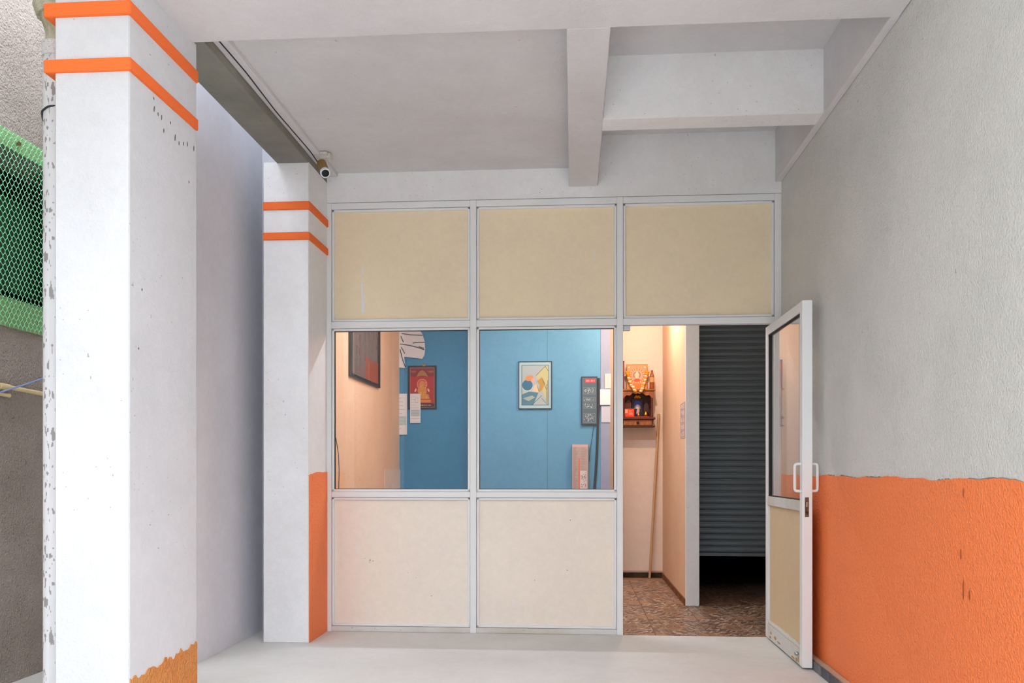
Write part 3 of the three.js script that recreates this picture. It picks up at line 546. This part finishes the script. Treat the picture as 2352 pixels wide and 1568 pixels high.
{
  const P = (u, v, d = 0.014) => atZ(u, v, ZB + d), t = thing('wall_cable', 'thick dark cable hanging down beside the notice board', 'cable', P(1370, 880));
  part('cable', tube([P(1375, 868), P(1376, 920), P(1373, 985), P(1371, 1040), P(1368, 1090), P(1364, 1140), P(1362, 1200), P(1362, 1290)], 0.012, 40, 8), M.cable, t);
  part('thin_wire', tube([P(1364, 976), P(1361, 1000), P(1356, 1030), P(1354, 1060)], 0.003, 16, 6), M.cable, t);
  const paperAt = (label, u0, u1, v0, v1, z, th, m) => { const a = atZ(u0, v0, z), b = atZ(u1, v1, z), k = thing('white_card', label, 'card', [(a.x + b.x) / 2, b.y, z]); part('sheet', soft(a.x, b.x, b.y, a.y, z, z + th, 0.002), m, k); };
  paperAt('bright white card fixed to the lavender end post', 1378, 1402, 894, 930, ZB + 0.008, 0.02, M.paper);
  paperAt('pale card just under the bright white card on the end post', 1381, 1402, 932, 970, ZB + 0.008, 0.006, std({ color: 0xc9cede }));
  paperAt('rounded pale card above the bright white card on the end post', 1389, 1404, 858, 892, ZB + 0.008, 0.006, std({ color: 0xd9d4d2 }));
  const Q = (u, v) => { const p = atZ(u, v, -0.1); return [p.x, p.y, p.z]; };
  part('wire', tube([Q(766, 985), Q(772, 1010), Q(777, 1040), Q(779, 1080), Q(778, 1118), Q(777, 1180)], 0.003, 30, 6), M.cable, thing('thin_black_wire', 'thin black wire hanging just inside the glass pane corner', 'wire', Q(777, 1180)));
}
{                                                                       // security camera
  const a = atY(741, 352, CEIL_L), t = thing('security_camera', 'small brass-coloured bullet camera under the porch ceiling', 'camera', a);
  part('mount', merge([soft(a.x - 0.05, a.x + 0.045, CEIL_L - 0.03, CEIL_L, a.z - 0.05, a.z + 0.05, 0.012), soft(a.x - 0.02, a.x + 0.062, CEIL_L - 0.045, CEIL_L - 0.005, a.z - 0.02, a.z + 0.03, 0.01)]), M.plasterWhite, t, 'blob of white plaster on the ceiling');
  const e = new THREE.Vector3(a.x + 0.004, CEIL_L - 0.085, a.z + 0.02), d = new THREE.Vector3(0.045, -0.085, 0.075).normalize(), q = e.clone().addScaledVector(d, 0.1);
  part('arm', tube([[a.x - 0.005, CEIL_L - 0.02, a.z], [a.x - 0.006, CEIL_L - 0.06, a.z + 0.01], [e.x, e.y + 0.012, e.z]], 0.011, 12, 8), M.pipeOld, t);
  part('housing', rod(e.clone().addScaledVector(d, -0.025), q, 0.03, 24), M.brassCam, t);
  part('rim', rod(q.clone().addScaledVector(d, -0.012), q.clone().addScaledVector(d, 0.006), 0.032, 24), M.paper, t, 'pale front rim');
  part('lens', rod(q, q.clone().addScaledVector(d, 0.0085), 0.024, 24), M.lens, t, 'black front glass');
}
{                                                                       // wooden pole and sticker
  const b = atY(1492, 1327, 0.0), top = atZ(1513, 950, BACK + 0.02); b.z = Math.min(b.z, BACK + 0.16); top.x = Math.min(top.x, 0.893);
  part('pole', rod(b, top, 0.013, 10), M.woodStick, thing('wooden_pole', 'slender wooden pole leaning in the corner by the shrine', 'pole', b));
  const a = atX(1563, 928, 0.914), c = atX(1574, 1004, 0.914), t = thing('paper_strip', 'narrow pinkish paper strip with faded marks on the short partition', 'paper', [0.914, c.y, c.z]);
  const zz0 = Math.min(a.z, c.z), zz1 = Math.max(a.z, c.z), w = zz1 - zz0, h = a.y - c.y;
  const tex = paint(64, 256, (g, W, H) => { g.fillStyle = '#d8b5a0'; g.fillRect(0, 0, W, H); g.strokeStyle = '#8b7f94'; g.lineWidth = 4; for (let k = 0; k < 26; k++) { const y = rr(6, H - 10), x = rr(6, 40); g.beginPath(); g.moveTo(x, y); g.lineTo(x + rr(-8, 16), y + rr(-12, 12)); g.stroke(); } for (let k = 0; k < 5; k++) g.strokeRect(4, 6 + k * 50, W - 8, 40); });
  part('strip', soft(0.9125, 0.915, c.y, a.y, zz0, zz1, 0.0008, 1), std({ color: 0xd8b5a0 }), t); part('print', printPlane(w, h).rotateY(-Math.PI / 2).translate(0.9122, c.y + h / 2, (zz0 + zz1) / 2), std({ map: tex }), t);
}

// ------------------------------------------------------------------ wall shrine with its things
{
  const zf = BACK + 0.17, zw = BACK, C = atZ(1465, 900, zf).x, Y = (v) => atZ(1465, v, zf).y, W2 = 0.163;
  const t = thing('wall_shrine', 'small carved wooden wall shrine with a drawer and shelf', 'shrine', [C, Y(980), zw]);
  const yBot = Y(980), yDr0 = Y(977), yDr1 = Y(963), yShelf = Y(958), yVal = Y(897), yTop = Y(893);
  part('back_board', box(C - W2 + 0.008, C + W2 - 0.008, yBot, yTop, zw, zw + 0.008), M.woodDark, t);
  part('bottom_board', soft(C - W2 - 0.01, C + W2 + 0.012, yBot, yDr0, zw, zf + 0.012, 0.004), M.woodDark, t);
  part('drawer_case', soft(C - W2 + 0.006, C + W2 - 0.008, yDr0, yDr1, zw + 0.008, zf - 0.012, 0.003), M.woodDark, t);
  const dr = part('drawer', soft(C - W2 + 0.018, C + W2 - 0.02, yDr0 + 0.004, yDr1 - 0.003, zf - 0.02, zf - 0.004, 0.004), M.wood, t);
  part('knob', merge([new THREE.SphereGeometry(0.013, 16, 10).translate(C, (yDr0 + yDr1) / 2, zf + 0.006)]), M.black, dr, 'round black knob');
  part('shelf', soft(C - W2 - 0.008, C + W2 + 0.014, yDr1, yShelf, zw, zf + 0.016, 0.005), M.woodDark, t);
  part('top_shelf', soft(C - W2 - 0.012, C + W2 + 0.012, yVal, yTop, zw, zf + 0.01, 0.004), M.wood, t);
  for (const s of [-1, 1]) part('pillar', lathe([[0.014, yShelf], [0.014, yShelf + 0.02], [0.009, yShelf + 0.03], [0.012, yShelf + 0.06], [0.008, yShelf + 0.1], [0.012, yShelf + 0.14], [0.008, yShelf + 0.17], [0.013, yShelf + 0.2], [0.013, yVal]], [C + s * (W2 - 0.022), 0, zf - 0.02], 14), M.woodDark, t, 'turned wooden pillar');
  for (const s of [-1, 1]) part('side_panel', box(C + s * (W2 - 0.012) - 0.004, C + s * (W2 - 0.012) + 0.004, yShelf, yVal, zw, zf - 0.036), M.woodDark, t);
  const w = W2 - 0.006, sc = [];
  for (let i = 0; i <= 40; i++) { const k = i / 40 * 2 - 1, q = Math.abs(k); sc.push([C + k * w, yVal - 0.022 - 0.05 * Math.pow(q, 1.6) - 0.008 * Math.sin(q * 15)]); }
  part('valance', outline([[C - w, yVal], ...sc, [C + w, yVal]], 0.008, 0.0015).translate(0, 0, zf - 0.016), M.wood, t, 'scalloped wooden valance');

  // on the top shelf
  const pic = thing('deity_picture', 'orange devotional picture standing on top of the shrine', 'picture', [C, yTop, zw + 0.04]);
  const pw = 0.218, phh = Y(833) - yTop, zp = zw + 0.05, tex = paint(220, 270, (g, W, H) => {
    g.fillStyle = '#c98d45'; g.fillRect(0, 0, W, H); g.fillStyle = '#e7986c'; g.fillRect(14, 12, W - 28, H - 24); g.fillStyle = '#e2602f'; g.beginPath(); g.arc(W / 2, H * 0.45, 76, 0, 7); g.fill(); g.fillStyle = '#eba383'; g.beginPath(); g.arc(W / 2, H * 0.45, 62, 0, 7); g.fill();
    g.fillStyle = '#f4cba5'; for (let k = 0; k < 18; k++) { const a = k / 18 * 6.28; g.beginPath(); g.arc(W / 2 + Math.cos(a) * 70, H * 0.45 + Math.sin(a) * 70, 7, 0, 7); g.fill(); }
    g.strokeStyle = '#6f4f78'; g.lineWidth = 7; g.beginPath(); g.arc(W / 2, H * 0.42, 34, 2.4, 7); g.stroke(); g.fillStyle = '#f0cfa8'; g.beginPath(); g.ellipse(W / 2, H * 0.42, 18, 40, 0, 0, 7); g.fill(); g.fillStyle = '#d8562f'; g.beginPath(); g.ellipse(W / 2, H * 0.62, 34, 18, 0, 0, 7); g.fill(); g.fillStyle = '#ee7d2e'; g.fillRect(W * 0.3, H * 0.75, W * 0.4, H * 0.2); g.fillStyle = '#f2dcc4'; g.beginPath(); g.arc(26, 28, 9, 0, 7); g.arc(W - 26, 28, 9, 0, 7); g.fill();
  });
  part('frame', soft(C - pw / 2, C + pw / 2, yTop, yTop + phh, zp - 0.012, zp, 0.003), M.wood, pic); part('print', printPlane(pw * 0.98, phh * 0.98).translate(C, yTop + phh / 2, zp + 0.0006), std({ map: tex, roughness: 0.4 }), pic);
  const fl = [[], []], N = 26;                                          // garland hung over the picture
  for (let i = 0; i < N; i++) { const k = i / (N - 1) * 2 - 1, q = Math.abs(k), x = C + Math.sign(k) * (0.02 + 0.082 * Math.pow(q, 0.75)), y = yTop - 0.03 + (phh * 0.78) * Math.pow(q, 1.15), z = zp + 0.02 + (q < 0.34 ? 0.135 : 0.012); const g = new THREE.DodecahedronGeometry(i < 2 || i > N - 3 ? 0.024 : 0.018, 1).scale(1, 0.72, 1).translate(x + rr(-0.002, 0.002), y, z); fl[i % 2 && i > 1 && i < N - 2 ? 1 : 0].push(g); }
  const gar = thing('flower_garland', 'marigold and cream flower garland draped round the shrine picture', 'garland', [C, yTop, zp]);
  part('marigolds', merge(fl[0]), M.marigold, gar); part('pale_flowers', merge(fl[1]), M.flowerPale, gar);
  const bx = atZ(1497.5, 870, zf - 0.06), bt = thing('oil_bottle', 'small amber oil bottle with a red cap on the shrine', 'bottle', [bx.x, yTop, zf - 0.06]), bh = atZ(1497, 850, zf - 0.06).y - yTop;
  part('bottle', lathe([[0.001, 0], [0.023, 0.002], [0.025, 0.01], [0.0245, bh * 0.62], [0.02, bh * 0.74], [0.011, bh * 0.88], [0.01, bh * 0.93]], [bx.x, yTop, zf - 0.06]), std({ color: 0x9a4a18, roughness: 0.2 }), bt); part('label', new THREE.CylinderGeometry(0.0253, 0.0253, bh * 0.26, 20, 1, true).translate(bx.x, yTop + bh * 0.5, zf - 0.06), std({ color: 0xc99a62 }), bt); part('cap', new THREE.CylinderGeometry(0.011, 0.012, bh * 0.09, 16).translate(bx.x, yTop + bh * 0.955, zf - 0.06), M.redCap, bt);
  const ib = thing('incense_carton', 'tall maroon incense carton at the end of the shrine shelf', 'carton', [C - 0.152, yTop, zf - 0.06]), ih = Y(827) - yTop;
  part('carton', soft(C - 0.172, C - 0.134, yTop, yTop + ih, zf - 0.09, zf - 0.045, 0.002), std({ color: 0x6e1220, roughness: 0.5 }), ib); part('band', box(C - 0.1725, C - 0.1335, yTop + ih * 0.62, yTop + ih * 0.86, zf - 0.0905, zf - 0.0445), std({ color: 0x9c3a26 }), ib); part('flap', box(C - 0.1725, C - 0.1335, yTop + ih * 0.97, yTop + ih * 1.002, zf - 0.0905, zf - 0.0445), std({ color: 0x3c1a14 }), ib);
  // inside the niche
  const card = thing('blue_card', 'dark blue picture card with a pale many-armed figure in the niche', 'card', [C + 0.006, yShelf, zw + 0.05]), ch = 0.2;
  const ct = paint(96, 170, (g, W, H) => { g.fillStyle = '#0c1026'; g.fillRect(0, 0, W, H); g.fillStyle = '#1b2c86'; g.beginPath(); g.arc(W * 0.5, H * 0.3, 34, 0, 7); g.fill(); g.strokeStyle = '#d9cbb4'; g.lineWidth = 4; for (let k = 0; k < 9; k++) { const a = -Math.PI + k * Math.PI / 8; g.beginPath(); g.moveTo(W / 2, H * 0.52); g.lineTo(W / 2 + Math.cos(a) * 30, H * 0.5 + Math.sin(a) * 34); g.stroke(); } g.fillStyle = '#d8a5a5'; g.beginPath(); g.ellipse(W * 0.55, H * 0.66, 13, 30, 0.2, 0, 7); g.fill(); });
  part('card', soft(C - 0.05, C + 0.06, yShelf, yShelf + ch, zw + 0.045, zw + 0.05, 0.001, 1), M.frameBlack, card); part('print', printPlane(0.108, ch * 0.98).translate(C + 0.005, yShelf + ch / 2, zw + 0.0506), std({ map: ct, roughness: 0.5 }), card);
  const bk = thing('red_booklet', 'small orange-red prayer booklet leaning at the front of the niche', 'booklet', [C - 0.085, yShelf, zf - 0.03]);
  const bkT = paint(96, 80, (g, W, H) => { g.fillStyle = '#e2492c'; g.fillRect(0, 0, W, H); g.fillStyle = '#f3b49c'; g.fillRect(6, 8, 26, 34); for (let k = 0; k < 4; k++) g.fillRect(44, 16 + k * 13, rr(26, 44), 4); });
  part('cover', soft(C - 0.135, C - 0.035, yShelf + 0.004, yShelf + 0.09, zf - 0.035, zf - 0.024, 0.002), M.redCloth, bk); part('print', printPlane(0.098, 0.084).translate(C - 0.085, yShelf + 0.047, zf - 0.0236), std({ map: bkT }), bk);
  part('cloth', soft(C - 0.13, C + 0.12, yShelf, yShelf + 0.008, zf - 0.06, zf + 0.006, 0.003), M.redCloth, thing('red_cloth', 'red cloth strip laid on the niche shelf', 'cloth', [C, yShelf, zf - 0.03]));
  const pot = (name, label, x, r, z) => { const k = thing(name, label, 'pot', [x, yShelf + 0.008, z]); part('pot', lathe([[0.001, 0], [r * 0.6, 0], [r * 0.95, r * 0.5], [r, r * 0.9], [r * 0.8, r * 1.5], [r * 0.45, r * 1.75], [r * 0.6, r * 2.0], [r * 0.5, r * 2.0]], [x, yShelf + 0.008, z]), M.brass, k); };
  pot('brass_pot', 'round brass pot at the side of the niche', C + 0.085, 0.026, zf - 0.05); pot('brass_lamp', 'little brass oil lamp in front of the blue card', C + 0.008, 0.018, zf - 0.02);
  const side = (name, label, x0, x1, hh, col) => { const k = thing(name, label, 'card', [(x0 + x1) / 2, yShelf, zw + 0.07]); part('card', outline([[x0, yShelf], [x1, yShelf], [x1, yShelf + hh * 0.8], [(x0 + x1) / 2, yShelf + hh], [x0, yShelf + hh * 0.8]], 0.004, 0.001).translate(0, 0, zw + 0.07), std({ color: col, roughness: 0.5 }), k); };
  side('brown_idol_card', 'reddish brown idol card beside the blue card, above the booklet', C - 0.125, C - 0.06, 0.19, 0x5c2116); side('maroon_idol_card', 'dark maroon idol card behind the brass pot', C + 0.068, C + 0.118, 0.16, 0x3d1210);
  const hang = []; for (let k = 0; k < 5; k++) hang.push(new THREE.DodecahedronGeometry(0.012, 1).translate(C - 0.02 + k * 0.012, yShelf + 0.2 + 0.013 + (k % 2) * 0.012, zw + 0.05)); part('flowers', merge(hang), M.marigold, thing('marigold_cluster', 'small yellow marigold cluster on top of the blue card', 'flowers', [C, yShelf + 0.2, zw + 0.05]));
}

renderer.render(scene, camera);
